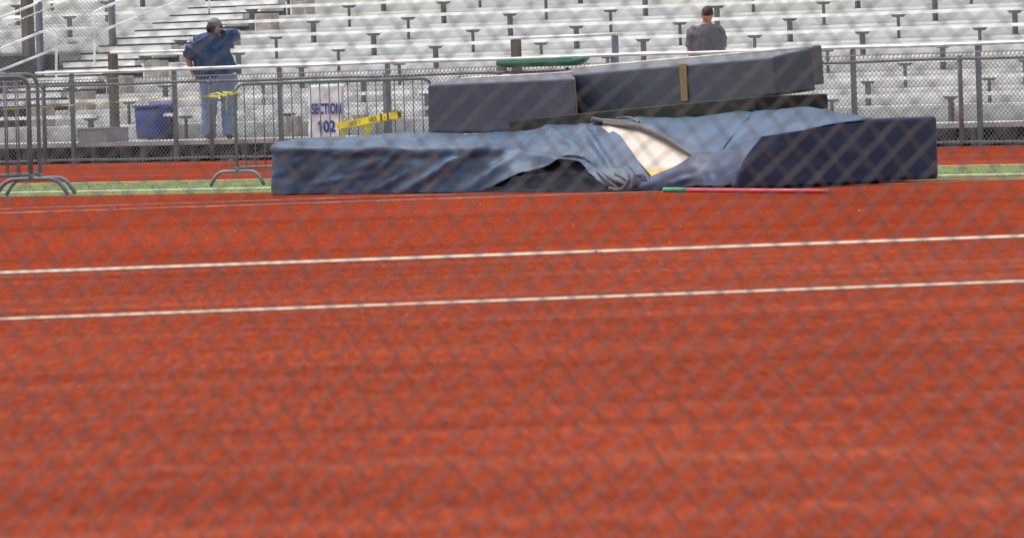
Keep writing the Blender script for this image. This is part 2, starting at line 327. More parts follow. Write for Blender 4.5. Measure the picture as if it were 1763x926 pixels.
# ------------------------------------------------------------------ the stand (bleachers)
RISE, DEP, B1, FOOT0, SEATZ = .2335, .85, 1.9, .31, .660
NR = 10
AL, AR = -17.0, 20.0
AIS0, AIS1, SEAT0 = -8.05, -6.45, -5.95
stand = thing('bleachers', W(0, .3, 0), 'long pale aluminium bleachers with many rows of bench seats behind the chain link fence', 'bleachers')
def foot(k): return FOOT0 + RISE * (k - 1)
def seatz(k): return SEATZ + RISE * (k - 1)
def brow(k): return B1 + DEP * (k - 1)
gapL, gapR = B(166, 205, B1)[0], B(281, 200, B1)[0]
a_ref = B(742, 79, brow(5))[0]
def segs(k):
    s = [(SEAT0, AR), (AL, AIS0 - .06)]
    if k == 1: s = [(SEAT0, gapL), (gapR, AR), (AL, AIS0 - .06)]
    return s
for k in range(1, NR + 1):
    b, zs = brow(k), seatz(k)
    for (a0, a1) in ([(SEAT0, AR)] if k == 5 else segs(k)):
        sp = MB(); x = a0 + 0
        while x < a1 - .01:                    # planks butt end to end
            x2 = min(a1, x + 5.6 + .7 * math.sin(k * 2.1))
            jz = random.uniform(-.003, .003)
            for (q0, q1, h0, h1) in ((0, .272, .0, .018), (.0, .02, -.03, .0), (.252, .272, -.03, .0)):
                sp.bbox(x + .003, x2 - .003, b + q0, b + q1, zs + .03 + h0 + jz, zs + .03 + h1 + jz)
            x = x2
        seat = sp.build('bench_seat', 'alu', stand)
        # brackets under this plank
        j0 = math.ceil((max(a0, -13) - a_ref) / 2.045); j1 = math.floor((min(a1, 16) - a_ref) / 2.045)
        for j in range(j0, j1 + 1):
            a = a_ref + j * 2.045 + .03 * math.sin(j * 3 + k)
            br = MB(); wide = (j + k) % 2 == 1
            h0, h1 = zs - .042, zs - .001
            p = [W(a - .03, b + .05, h0), W(a + .03, b + .05, h0), W(a + .03, b + .22, h0), W(a - .03, b + .22, h0),
                 W(a - .035, b - .008, h1), W(a + .035, b - .008, h1), W(a + .035, b + .28, h1), W(a - .035, b + .28, h1)]
            br.hexa(p)
            (du, dn) = (.020, .042) if wide else (.015, .020)
            br.bbox(a - du, a + du, b + .135 - dn, b + .135 + dn, foot(k) - .02, h0 + .004)
            br.bbox(a - .05, a + .05, b + .06, b + .21, foot(k), foot(k) + .008)
            br.build('seat_bracket', 'bracket', seat)
    # foot planks and risers of the same row
    if k > 1:
        fl = foot(k)
        for (a0, a1) in ((SEAT0 - .0, AR), (AL, AIS0 - .06)):
            if a0 < AIS0 and k in (5, 6): continue
            fm = MB()
            fm.bbox(a0, a1, brow(k - 1) + .30, brow(k - 1) + .52, fl - .042, fl)
            fm.bbox(a0, a1, brow(k - 1) + .53, brow(k - 1) + .75, fl - .042, fl)
            fm.bbox(a0, a1, brow(k - 1) + .76, b + .30, fl - .042, fl)
            fm.build('foot_plank', 'alu', stand)
            if a0 < AIS0 and k in (4, 5, 6): continue
            rm = MB(); rb = brow(k - 1) + .33
            rm.bbox(a0, a1, rb, rb + .012, foot(k - 1), fl - .043)
            rm.build('riser', 'alu_riser', stand)
bk = MB(); kz = foot(NR); bk.bbox(AL, AR, brow(NR) + .34, brow(NR) + .37, 0, kz + 1.1); bk.build('back_panel', 'alu_riser', stand)
ep = MB()
for aa in (AL - .03, AR):
    ep.hexa([W(aa, .35, .0), W(aa + .03, .35, .0), W(aa + .03, brow(NR) + .3, 0), W(aa, brow(NR) + .3, 0), W(aa, .35, .3), W(aa + .03, .35, .3), W(aa + .03, brow(NR) + .3, kz), W(aa, brow(NR) + .3, kz)])
ep.build('end_panel', 'under', stand)
# walkway along the front
pm = MB()
for i in range(8): pm.bbox(AL, AR, .30 + i * .225, .30 + i * .225 + .219, FOOT0 - .055, FOOT0)
walk = pm.build('walkway_deck', 'plank_edge', stand)
pf = MB(); pf.bbox(AL, AR, .285, .298, FOOT0 - .064, FOOT0 + .004); pf.build('walkway_edge', 'plank_edge', stand)
for a in np.arange(-9.2, 14.5, 1.02):
    for (q0, q1, q2, q3) in ((-.04, .04, .42, .50), (.25, .46, .75, .79)):
        lg = MB(); lg.bbox(a + q0, a + q1, q2, q3, .0, FOOT0 - .058); lg.build('support_leg', 'galv_flat', stand)
sk = MB(); sk.bbox(AL, AR, 1.55, 1.58, 0, FOOT0 - .06); sk.build('under_shade', 'black', stand)  # black sheet put in as the shade beneath the deck
# aisle of half steps
ais_f = []
for j in range(-2, 13):
    pass
def stepset():
    # measured: the step with its nosing at (108,106)
    b0, z0 = A(108, 106, AIS0)
    for j in range(-5, 9):
        bj, zj = b0 + j * DEP / 2 * 1.0, z0 + j * RISE / 2
        if bj < .6: continue
        sm = MB(); sm.bbox(AIS0, AIS1, bj, bj + DEP / 2 + .14, zj - .105, zj - .018)
        st = sm.build('aisle_step', 'alu', stand)
        nm = MB(); nm.bbox(AIS0 - .004, AIS1 + .004, bj - .012, bj + .06, zj - .0175, zj + .004); nm.build('nosing', 'nosing', st)
    return b0, z0
sb0, sz0 = stepset()
g = MB(); t0_, t1_ = 2.2, 9.0
q0_, q1_ = (sb0 + t0_ * DEP / 2, sz0 + t0_ * RISE / 2), (sb0 + t1_ * DEP / 2, sz0 + t1_ * RISE / 2)
for aa in (AIS0 - .03,):
    g.hexa([W(aa, q0_[0], q0_[1] - .42), W(aa + .02, q0_[0], q0_[1] - .42), W(aa + .02, q1_[0], q1_[1] - .42), W(aa, q1_[0], q1_[1] - .42), W(aa, q0_[0], q0_[1] - .10), W(aa + .02, q0_[0], q0_[1] - .10), W(aa + .02, q1_[0], q1_[1] - .10), W(aa, q1_[0], q1_[1] - .10)])
g.build('aisle_stringer', 'alu', stand)
# weathered boards standing on the foot planks beside the aisle
for k in range(2, NR):
    bb = brow(k) - .24; ac = -5.20 + .05 * math.sin(k * 5)
    xm = MB(); xm.bbox(ac - .16, ac + .17, bb, bb + .2, foot(k) + .0005, foot(k) + .275 + .02 * math.sin(k * 7)); xm.build('wooden_step', 'block', stand, bevel=.006)
for (px_, k) in ((500, 1), (615, 1)):
    a, _ = B(px_, 200, brow(k) - .1); xm = MB(); xm.bbox(a - .09, a + .14, brow(k) - .10, brow(k) + .0, foot(k) + .0005, foot(k) + .30); xm.build('wooden_step', 'block', stand, bevel=.006)
# white handrails in the middle of the aisle
aH = -7.25
def HA(x, y): 
    b, zz = A(x, y, aH); return W(aH, b, zz)
hr = MB()
lo = [HA(-130, 138), HA(75, 54), HA(97, 60), HA(97, 133)]
hr.tube(fillet(lo, .07), .021, 10); hr.tube([HA(-130, 173), HA(97, 84)], .019, 10)
hr.build('handrail', 'white_pipe', stand, True)
hr = MB()
hi = [HA(163, 113), HA(162, 22), HA(175, 15), HA(430, -85)]
hr.tube(fillet(hi, .05), .021, 10); hr.tube([HA(165, 58), HA(430, -46)], .019, 10); hr.tube([HA(360, 31), HA(361, -58)], .019, 10)
hr.tube([HA(163, 112), HA(163, 108)], .035, 10)
hr.build('handrail', 'white_pipe', stand, True)
# chain link guard down the left side of the aisle
aP = AIS0 - .04
def PA(x, y):
    b, zz = A(x, y, aP); return b, zz
gp = MB()
bL, zL = PA(-120, 96); bR, zR = PA(196, -30.4)
sl_ = (zR - zL) / (bR - bL)
chainlink(gp, O + u * aP, n, u, bL, bR, zL - 1.05, zL, .0719, .0719, .0042, 4, slope=sl_)
gp.build('guard_mesh', 'wire', stand)
gr = MB(); N = 150; tw = []
for i in range(N):
    t = i / (N - 1); b = bL + (bR - bL) * t; zz = zL + (zR - zL) * t
    tw.append(W(aP + .012 * math.sin(i * 1.9), b, zz + .012 * math.cos(i * 1.9)))
gr.tube(tw, .011, 6); gr.build('twisted_wire', 'white_pipe', stand, True)
tr = MB(); b1_, z1_ = PA(-120, 81); b2_, z2_ = PA(196, -45.4)
tr.tube([W(aP - .05, b1_, z1_), W(aP - .05, b2_, z2_)], .022, 10); tr.build('guard_rail', 'white_pipe', stand, True)
for (x_, yt, yb, wd) in ((71, 4, 121, .055), (195, -45, 78, .05)):
    b, zt = PA(x_, yt); _, zb = PA(x_, yb)
    g = MB(); g.bbox(aP - .10, aP - .02, b - .045, b + .045, zb - .35, zt); g.build('guard_post', 'galv_flat', stand, bevel=.006)
# timber posts with short white rails that guard the wheelchair bays
def timber(x, yt, b, mat='wood', lab='weathered brown timber post', r=.055):
    a, zt = B(x, yt, b)
    g = MB(); g.bbox(a - r, a + r, b - r, b + r, FOOT0 + .0005, zt); o = g.build('bay_post', mat, stand, bevel=.006); o['label'] = lab
    return a, zt
bB = 1.25
pa = timber(194, 93, bB); pb = timber(888, 68, bB); pc = timber(1058.5, 61, bB, 'galv_flat', 'square grey steel post', .036)
pd = timber(361, 88, bB, 'galv_flat', 'square grey steel post', .036)
for (q0, q1) in ((pa, pd), (pb, pc)):
    g = MB(); g.tube([W(q0[0] - .02, bB - .02, q0[1] + .012), W(q1[0] + .03, bB - .02, q1[1] + .012)], .021, 10)
    g.tube([W(q0[0] - .02, bB - .02, q0[1] + .012), W(q0[0] - .02, bB - .02, q0[1] - .06)], .018, 8)
    g.build('bay_rail', 'rail_pipe', stand, True)
a, zt = B(45, -40, 4.2); g = MB(); b_, zb = 5.6, 1.5
a, zt = B(45, -30, 5.6); _, zb = B(48, 96, 5.6)
g.bbox(a - .075, a + .075, 5.53, 5.68, zb - .02, zt); o = g.build('bay_post', 'wood', stand, bevel=.006); o['label'] = 'tall brown timber post behind the aisle guard'
# black sheet and posts painted as the shade under the left block
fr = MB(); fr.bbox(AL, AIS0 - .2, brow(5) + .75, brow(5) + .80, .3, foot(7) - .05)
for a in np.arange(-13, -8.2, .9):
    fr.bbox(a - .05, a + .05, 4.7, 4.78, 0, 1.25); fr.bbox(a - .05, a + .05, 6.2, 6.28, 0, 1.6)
fr.build('void_shade', 'black', stand)
# front guard rail on flat steel posts
g = MB(); RZ = 1.358
pts = [W(a, .17, RZ + .004 * math.sin(a * 1.7)) for a in np.arange(-2.95, 20, .4)]
g.tube(pts, .024, 10); g.build('front_rail', 'rail_pipe', stand, True)
for i in range(-2, 9):
    a = -2.24 + i * 2.098
    if a < -3.5 and i == -2: pass
    g = MB(); t = .034
    prof = [(-t, 0), (t, 0), (t, 1.32), (t * .45, 1.385), (0, 1.37), (-t * .45, 1.385), (-t, 1.32)]
    b0, b1 = .185, .225
    vs = [W(a + q, b0 + .0, zq) for q, zq in prof] + [W(a + q, b1, zq) for q, zq in prof]; L = len(prof)
    g.add(vs, [tuple(range(L - 1, -1, -1)), tuple(range(L, 2 * L))] + [(i_, (i_ + 1) % L, L + (i_ + 1) % L, L + i_) for i_ in range(L)])
    g.build('front_post', 'galv_flat', stand)

# ------------------------------------------------------------------ chain link fence in front of the stand
fen = thing('chain_link_fence', W(0, 0, 0), 'low galvanised chain link fence along the front of the bleachers', 'fence')
FT = 1.165
g = MB(); chainlink(g, O + n * -.028, u, n, AL + 3, AR, .03, 1.245, .0719, .0719, .0046, 4); g.build('wire_mesh', 'wire', fen)
for nm, zz, r in (('top_rail', FT, .022), ('bottom_rail', .055, .021)):
    g = MB(); g.tube([W(a, 0, zz + .006 * math.sin(a * 2.3 + zz)) for a in np.arange(AL + 3, AR + .1, .5)], r, 10); g.build(nm, 'galv', fen, True)
g = MB(); N = int((AR - AL - 3) / .0719 * 2)
for i in range(int((AR - AL - 3) / .0719)):                        # twisted knuckles along the top edge
    a = AL + 3 + i * .0719
    g.tube([W(a - .018, -.03, 1.222), W(a + .018, -.024, 1.262)], .0065, 5)
    g.tube([W(a - .045, -.026, 1.248), W(a + .03, -.03, 1.253)], .006, 4)
g.build('top_selvage', 'wire', fen)
for i in range(-3, 6):
    a = .769 + i * 3.405
    g = MB(); g.tube([W(a, .0, 0), W(a, .0, FT + .03), W(a, 0, FT + .055)], [.032, .032, .012], 12)
    g.tube([W(a, 0, FT - .03), W(a, 0, FT + .01)], .038, 12); g.build('fence_post', 'galv', fen, True)

# ------------------------------------------------------------------ SECTION 102 banner on the fence
def text_part(name, body, pl, mat, parent, width, height, ex, ez, out, origin, bold=.012, depth=.004):
    cu = bpy.data.curves.new(name, 'FONT'); cu.body = body; cu.size = 1; cu.offset = bold; cu.extrude = 0.0
    to = bpy.data.objects.new(name, cu); COL.objects.link(to)
    dg = bpy.context.evaluated_depsgraph_get(); me = bpy.data.meshes.new_from_object(to.evaluated_get(dg))
    co = np.empty(len(me.vertices) * 3); me.vertices.foreach_get('co', co); co = co.reshape(-1, 3)
    fs = [tuple(p.vertices) for p in me.polygons]
    bpy.data.objects.remove(to); bpy.data.curves.remove(cu); bpy.data.meshes.remove(me)
    mn, mx = co.min(0), co.max(0); c = (co - mn) / np.maximum(mx - mn, 1e-6)
    vs = [origin + ex * (q[0] - .5) * width + ez * (q[1] - .5) * height + out * depth for q in c]
    g = MB(); g.add(vs, fs); return g.build(name, mat, parent)
bq = -.055
pts = {k: on(x, y, n, bq) for k, (x, y) in dict(tl=(531.5, 147.5), tr=(592, 145), br=(591.5, 243), bl=(531.5, 246)).items()}
ban = thing('section_banner', (pts['bl'] + pts['br']) / 2, 'white banner with blue lettering hung on the chain link fence', 'banner')
g = MB(); NX, NZ = 12, 16; vs = []
for i in range(NZ + 1):
    for j in range(NX + 1):
        s, t = j / NX, i / NZ
        q = (pts['bl'] * (1 - s) + pts['br'] * s) * (1 - t) + (pts['tl'] * (1 - s) + pts['tr'] * s) * t
        vs.append(q - n * (.004 * math.sin(s * 9 + t * 5) + .004 * math.sin(t * 11)))
g.add(vs, [(i * (NX + 1) + j, i * (NX + 1) + j + 1, (i + 1) * (NX + 1) + j + 1, (i + 1) * (NX + 1) + j) for i in range(NZ) for j in range(NX)])
g.build('banner_sheet', 'banner', ban, True, solid=.003)
cen = lambda x, y: on(x, y, n, bq - .012)
text_part('lettering', 'SECTION', None, 'ink', ban, .575, .158, u, ZZ, -n, cen(562, 187.5), .034)
text_part('lettering', '02', None, 'ink', ban, .235, .172, u, ZZ, -n, cen(562, 218) + u * .058, .036)
g = MB(); one = [(.40, 0), (.78, 0), (.78, 1), (.50, 1), (.10, .80), (.10, .60), (.40, .73)]
g.add([cen(562, 218) + u * (-.172 + .10 * q) + ZZ * (.172 * (t - .5)) - n * .004 for q, t in one], [tuple(range(7))]); g.build('lettering', 'ink', ban)
for pl in ([(535, 150.5), (588.5, 148.5)], [(535, 150.5), (535, 244)], [(588.5, 148.5), (588.5, 242)]):
    g = MB(); p0, p1 = cen(*pl[0]), cen(*pl[1]); dd = (p1 - p0) / np.linalg.norm(p1 - p0); sd_ = np.cross(dd, n)
    g.box((p0 + p1) / 2, (p1 - p0) / 2, sd_ * .004, n * .002); g.build('hem_line', 'grey_line', ban)

# ------------------------------------------------------------------ bin and box on the walkway
bb_ = 1.95
def BW(x, y, b): a, zz = B(x, y, b); return W(a, b, zz)
def roundbox(g, a0, a1, b0, b1, z0, z1, taper=0.0, r=.05, k=5):
    ring = []
    for (sx, sy, st) in ((1, -1, -90), (1, 1, 0), (-1, 1, 90), (-1, -1, 180)):
        for i in range(k + 1):
            an = math.radians(st + 90 * i / k); ring.append((sx, sy, math.cos(an), math.sin(an)))
    def lvl(zz, tp):
        out = []
        for sx, sy, cx, sy2 in ring:
            hx, hy = (a1 - a0) / 2 - tp, (b1 - b0) / 2 - tp
            out.append(W((a0 + a1) / 2 + sx * (hx - r) + cx * r, (b0 + b1) / 2 + sy * (hy - r) + sy2 * r, zz))
        return out
    vs = lvl(z0, taper) + lvl(z0 + .4 * (z1 - z0), taper * .6) + lvl(z1, 0); L = len(ring)
    g.add(vs, [tuple(range(L - 1, -1, -1)), tuple(range(2 * L, 3 * L))] + [(q * L + i, q * L + (i + 1) % L, (q + 1) * L + (i + 1) % L, (q + 1) * L + i) for q in range(2) for i in range(L)])
aL_, zt_ = B(236, 182, bb_); aR_, _ = B(276, 182, bb_)
binT = thing('recycling_bin', W((aL_ + aR_) / 2, bb_ + .2, FOOT0), 'blue plastic recycling bin standing on the walkway beside a gap in the front bench', 'bin')
g = MB(); roundbox(g, aL_ + .04, aR_ + .07, bb_ - .14, bb_ + .20, FOOT0 + .02, zt_, .02); g.build('bin_body', 'blue_bin', binT, True)
g = MB(); roundbox(g, aL_ + .02, aR_ + .09, bb_ - .16, bb_ + .22, zt_ - .03, zt_ + .0, 0); g.build('bin_rim', 'blue_bin', binT, True)
aH0, zh = B(256, 174, bb_ + .25); aH1, zh2 = B(299, 172, bb_ + .25)
g = MB(); roundbox(g, aH0, aH1 + .0, bb_ + .23, bb_ + .30, zt_ - .38, zh, 0, .03); g.build('bin_lid', 'blue_bin', binT, True)
for s_ in (0, 1):
    g = MB(); aw = aL_ + .05 + s_ * (aR_ - aL_ - .06); g.tube([W(aw, bb_ + .2, FOOT0 + .05), W(aw + .04, bb_ + .2, FOOT0 + .05)], .05, 14); g.build('wheel', 'black', binT)
a0, _ = B(133, 230, .62); a1, zt_ = B(183, 222, .62)
bx = thing('metal_box', W((a0 + a1) / 2, .85, FOOT0), 'low grey metal box on the walkway at the foot of the timber post', 'box')
g = MB(); g.bbox(a0, a1, .62, 1.10, FOOT0 + .001, zt_); g.build('box_body', 'grey_box', bx, bevel=.008)
g = MB(); g.bbox(a0 - .012, a1 + .012, .608, 1.112, zt_ + .001, zt_ + .016); g.build('box_lid', 'grey_box', bx, bevel=.004)

# green trough lying on the fence top
a0, ztb = B(864, 117.5, -.03); a1, _ = B(1011, 104, -.03); ztt = B(864, 105, -.03)[1]; hT = ztt - ztb
gt = thing('plastic_trough', W((a0 + a1) / 2, -.03, ztb), 'long green plastic trough with upturned ends lying along the fence top', 'trough')
g = MB(); NS, NK = 30, 12; vs = []
for layer, (rr_, hh) in enumerate(((.115, hT), (.10, hT - .014))):
    for i in range(NS + 1):
        s = i / NS; e = max(0.0, (s - .86) / .14); fl = 1 - .55 * e ** 2; e0 = max(0.0, (.05 - s) / .05); lift = .045 * e ** 1.5
        for j in range(NK + 1):
            an = math.pi * j / NK
            vs.append(W(a0 + (a1 - a0) * s, -.03 - math.cos(an) * rr_ * fl, ztt - (math.sin(an) ** .5) * hh * fl * (1 - .2 * e0) + lift * .3 + layer * 0))
L = NK + 1; K = (NS + 1) * L
fs = []
for lay in (0, 1):
    for i in range(NS):
        for j in range(NK):
            q = (lay * K + i * L + j, lay * K + i * L + j + 1, lay * K + (i + 1) * L + j + 1, lay * K + (i + 1) * L + j); fs.append(q if lay == 0 else q[::-1])
for i in range(NS):
    for j in (0, NK): fs.append((i * L + j, (i + 1) * L + j, K + (i + 1) * L + j, K + i * L + j))
for i in (0, NS):
    for j in range(NK): fs.append((i * L + j, i * L + j + 1, K + i * L + j + 1, K + i * L + j))
g.add(vs, fs); g.build('trough_shell', 'green', gt, True)
g = MB()
for q in (-.139, .079): g.tube([W(a0 + .02, q, ztt), W(a0 + (a1 - a0) * .88, q, ztt)], .010, 6)
g.build('rim', 'green', gt, True)

# ------------------------------------------------------------------ steel crowd barricades
def barricade(base, ang, foot_ang, L, H, label, group, hook=False, sc=1.0, two_feet=True):
    base = np.array([base[0], base[1], 0.0])
    d = np.array([math.cos(ang), math.sin(ang), 0]); fd = np.array([math.cos(foot_ang), math.sin(foot_ang), 0])
    t = thing('crowd_barricade', base, label, 'barricade', group)
    zb, r = .205 * sc, .0195 * sc
    g = MB(); path = fillet([base + ZZ * .17 * sc, base + ZZ * (H - r), base + d * L + ZZ * (H - r), base + d * L + ZZ * .17 * sc], .13 * sc, 8)
    g.tube(path, r, 10); g.tube([base + ZZ * zb, base + d * L + ZZ * zb], r * .9, 10); g.build('frame', 'galv', t, True)
    nb = int(round(L / (.1185 * sc)))
    for i in range(1, nb):
        q = base + d * (L * i / nb); ztop = H - r * 1.6
        g = MB(); g.tube([q + ZZ * zb, q + ZZ * ztop], .0085 * sc, 6); g.build('bar', 'galv', t, True)
    for q in ((base, base + d * L) if two_feet else (base,)):
        w_ = .36 * sc; hh = .165 * sc
        arc = fillet([q - fd * w_ + ZZ * .01, q - fd * w_ * .72 + ZZ * hh, q + fd * w_ * .72 + ZZ * hh, q + fd * w_ + ZZ * .01], .10 * sc, 6)
        g = MB(); g.tube(arc, r, 10); g.tube([q + ZZ * hh, q + ZZ * (hh + .05)], r * 1.15, 10); g.build('foot', 'galv', t, True)
    if hook:
        for zz in (.30 * sc, H * .78):
            g = MB(); q = base - d * .02
            pth = [q + ZZ * zz, q - d * .07 * sc + ZZ * zz, q - d * .07 * sc + ZZ * (zz - .10 * sc), q + ZZ * (zz - .10 * sc)]
            g.tube(fillet(pth, .02), .008, 6); g.build('hook', 'galv', t, True)
    return t
bM = G(409, 320.5)
barricade(bM, math.radians(28), math.radians(-32), 2.53, 1.165, 'steel crowd barricade partly behind the blue tarp, yellow tape tied to its end post', 'steel crowd barricades', True)
bA = G(55, 338.5); bBq = G(66, 338.0) + np.array([.0, .6, 0])
barricade(bA, math.radians(208), math.radians(-14), 2.6, 1.325, 'front steel crowd barricade at the left edge, arched foot nearest the track', 'steel crowd barricades', False, 1.14)
barricade(bBq, math.radians(209), math.radians(-20), 2.6, 1.35, 'rear steel crowd barricade at the left edge, half hidden by the front one', 'steel crowd barricades', False, 1.14)

# yellow caution tape
tp = thing('caution_tape', P(408, 168, 78.7) * np.array([1, 1, 0]), 'thin yellow caution tape strung to a barricade post and knotted there', 'tape')
ctl = [P(x, y, D) for x, y, D in ((-150, 196, 77.6), (0, 188.5, 77.5), (118, 182, 77.7), (200, 176, 77.95), (300, 168.5, 78.3), (362, 165.5, 78.5), (408, 161, 78.62))]
sp = spline(ctl, 14); g = MB(); vs = []
for i, q in enumerate(sp):
    an = i * .37; hw = .006 + .003 * math.sin(i * .9)
    if i > len(sp) - 20: hw = .011
    e = np.array([0, math.sin(an) * .9, math.cos(an)]) * hw; vs += [q - e, q + e]
g.add(vs, [(2 * i, 2 * i + 1, 2 * i + 3, 2 * i + 2) for i in range(len(sp) - 1)]); g.build('tape_strip', 'tape', tp, solid=.002)
g = MB(); gb = MB()
for k in range(7):
    x0, x1 = 356 + k * 3 + random.uniform(-2, 2), 411 + random.uniform(-6, 1); q = []
    for i in range(9):
        t = i / 8; x = x0 + (x1 - x0) * t; yy = 165.5 - .09 * (x - 355) + (3.4 * math.sin(t * 7 + k * 1.7) + 1.6 * math.sin(t * 17 + k * 2.9)) * (1 - .3 * t); q.append(P(x, yy, 78.5 + .05 * math.sin(k + t * 5)))
    g.tube(q, .0065, 4)
    for i in (1, 3, 5, 7):
        if (k + i) % 2 == 0: gb.tube([q[i], q[i] * .5 + q[i + 1] * .5], .0078, 4)
for k in range(3):
    c = P(408, 161 + k * 2.2, 78.66); g.tube([c + .027 * np.array([math.cos(t), math.sin(t), .1 * math.sin(2 * t)]) for t in np.linspace(0, 2 * math.pi, 14)], .0075, 4)
g.tube(spline([P(391, 165, 78.5), P(390, 178, 78.5), P(389, 190, 78.5)], 5), .005, 4)
g.build('tape_knot', 'tape', tp); gb.build('black_print', 'black', tp)

# ------------------------------------------------------------------ yellow hurdle behind the tarp
DH = 77.0
h0, h1 = P(583.5, 217.5, DH), P(688, 197.5, DH - .9)
hb = G(610, 322); hur = thing('yellow_hurdle', np.array([h0[0] * .5 + h1[0] * .5, DH, 0]), 'yellow hurdle with black lettering on its bar, standing behind the tarp covered mat', 'hurdle')
ex = (h1 - h0) / np.linalg.norm(h1 - h0); oy = np.cross(ex, ZZ); oy /= np.linalg.norm(oy); ez = np.cross(oy, ex) * -1
if ez[2] < 0: ez = -ez
if oy[1] > 0: oy = -oy
L_ = np.linalg.norm(h1 - h0)
g = MB(); hz, hy, wt = .039, .03, .004                            # a hollow box bar, open at its right end
for sgn, e1, e2, h_1, h_2 in ((1, ez, oy, hz, hy), (-1, ez, oy, hz, hy)): g.box((h0 + h1) / 2 + e1 * sgn * (h_1 - wt), ex * L_ / 2, e1 * wt, e2 * h_2)
for sgn in (1, -1): g.box((h0 + h1) / 2 + oy * sgn * (hy - wt), ex * L_ / 2, oy * wt, ez * (hz - 2 * wt - .0005))
g.box(h0 + ex * .004, ex * .004, oy * (hy - 2 * wt - .0005), ez * (hz - 2 * wt - .0005))
bar = g.build('cross_bar', 'yellow', hur)
for t0 in (.735, .845):
    g = MB(); g.box(h0 + ex * L_ * t0, ex * .014, oy * (hy + .003), ez * (hz + .003)); g.build('black_band', 'black', bar)
for t0 in (.27, .60): text_part('lettering', 'UCS', None, 'nosing', bar, .135, .045, ex, ez, oy, h0 + ex * L_ * t0 + oy * hy, .01, .003)
for t0 in (.03, .385, .79):
    g = MB(); c = h0 + ex * L_ * t0 + oy * (hy + .002); g.tube([c, c + oy * .006], .007, 8); g.build('bolt', 'bracket', bar)
for x_, t0 in ((590, .065), (633, .47)):
    q = h0 + ex * L_ * t0; g = MB(); g.box(np.array([q[0], q[1], (q[2] - hz) / 2 + .0]), np.array([.027, 0, 0]), np.array([0, .02, 0]), ZZ * ((q[2] - hz) / 2 - .004)); g.build('upright', 'yellow', hur, bevel=.004)
    g = MB(); g.box(np.array([q[0], q[1] + .25, .02]), np.array([.025, 0, 0]), np.array([0, .35, 0]), ZZ * .0175); g.build('base_foot', 'yellow', hur, bevel=.004)

# ------------------------------------------------------------------ landing mats and their tarpaulin
def sheet(rows, nu=12, nv=10, amp=.02, seed=0, folds=(), fine=.006, thickness=.006, mat='tarp', name='tarp_panel', parent=None, rdg=.38):
    """rows: list of rows of world points, spline-interpolated both ways, creased and rippled along the normal"""
    dense = [spline(r, nu) for r in rows]; cols = len(dense[0])
    grid = np.array([spline([r[j] for r in dense], nv) for j in range(cols)])       # cols x rows x 3
    du_ = np.gradient(grid, axis=0); dv_ = np.gradient(grid, axis=1)
    nrm = np.cross(du_, dv_); nrm /= (np.linalg.norm(nrm, axis=2, keepdims=True) + 1e-9)
    toc = CAM - grid; sg = np.sign((nrm * toc).sum(2, keepdims=True).mean()); nrm *= sg if sg != 0 else 1
    C_, R_ = grid.shape[:2]
    for i in range(C_):
        for j in range(R_):
            q = grid[i, j]
            d = amp * (nz3(q, 1.7, seed) + .5 * nz3(q, 4.1, seed + 5)) + fine * nz3(q, 11, seed + 9)
            ridged = 1 - abs(nz3((q[0] * 1.0 + q[2] * .9, q[1] * .35, q[2] * 1.6 - q[0] * .9), 2.6, seed + 3)) * 2.2
            d += amp * rdg * max(0, ridged) ** 3
            X, Y, _ = proj(q)
            for (x0, y0, x1, y1, wdt, hgt) in folds:                                   # straight creases seen in the cloth
                vx, vy = x1 - x0, y1 - y0; ll = math.hypot(vx, vy); t = ((X - x0) * vx + (Y - y0) * vy) / ll ** 2
                if -.1 < t < 1.1:
                    ds = abs((X - x0) * vy - (Y - y0) * vx) / ll
                    d += hgt * math.exp(-(ds / wdt) ** 2) * math.sin(math.pi * min(max((t + .1) / 1.2, 0), 1))
            grid[i, j] = q + nrm[i, j] * d
            if grid[i, j, 2] < .006: grid[i, j, 2] = .006
    g = MB(); g.add(grid.reshape(-1, 3), [(i * R_ + j, i * R_ + j + 1, (i + 1) * R_ + j + 1, (i + 1) * R_ + j) for i in range(C_ - 1) for j in range(R_ - 1)])
    return g.build(name, mat, parent, True, solid=thickness)
RE = 1285                                                      # where the stack ends, a little beyond the photograph's edge
s_end = float(np.dot(M(RE, 320, 0) - MO, mu)); 
lm = thing('landing_mat', MW(s_end / 2, 2.2, 0), 'big low landing mat, cream vinyl and an orange strip bare where its blue tarp gapes', 'mat')
s_gap = float(np.dot(M(1000, 300, .3) - MO, mu))
g = MB(); g.hexa([MW(.12, .32, .02), MW(s_gap, .32, .02), MW(s_gap, 1.62, .02), MW(.12, 1.62, .02), MW(.12, .34, .34), MW(s_gap, .34, .34), MW(s_gap, 1.6, .44), MW(.12, 1.6, .44)])
g.build('foam_core', 'black_mesh', lm, True, bevel=.04)
g = MB(); zt2 = .54
g.hexa([MW(.1, 1.66, .02), MW(s_end - .1, 1.66, .02), MW(s_end - .1, 2.7, .02), MW(.1, 2.7, .02), MW(.1, 1.68, zt2), MW(s_end - .1, 1.68, zt2 + .1), MW(s_end - .1, 2.7, zt2 + .1), MW(.1, 2.7, zt2)])
o = g.build('rear_pad', 'tarp_dark', lm, True, bevel=.05); o.modifiers.new('wn', 'WEIGHTED_NORMAL')
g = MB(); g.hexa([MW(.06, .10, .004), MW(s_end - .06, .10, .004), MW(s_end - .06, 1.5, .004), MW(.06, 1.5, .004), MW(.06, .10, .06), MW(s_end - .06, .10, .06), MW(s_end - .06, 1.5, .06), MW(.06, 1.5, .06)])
g.build('contact_shade', 'black', lm)  # black box added as the contact shadow under the tarp hem
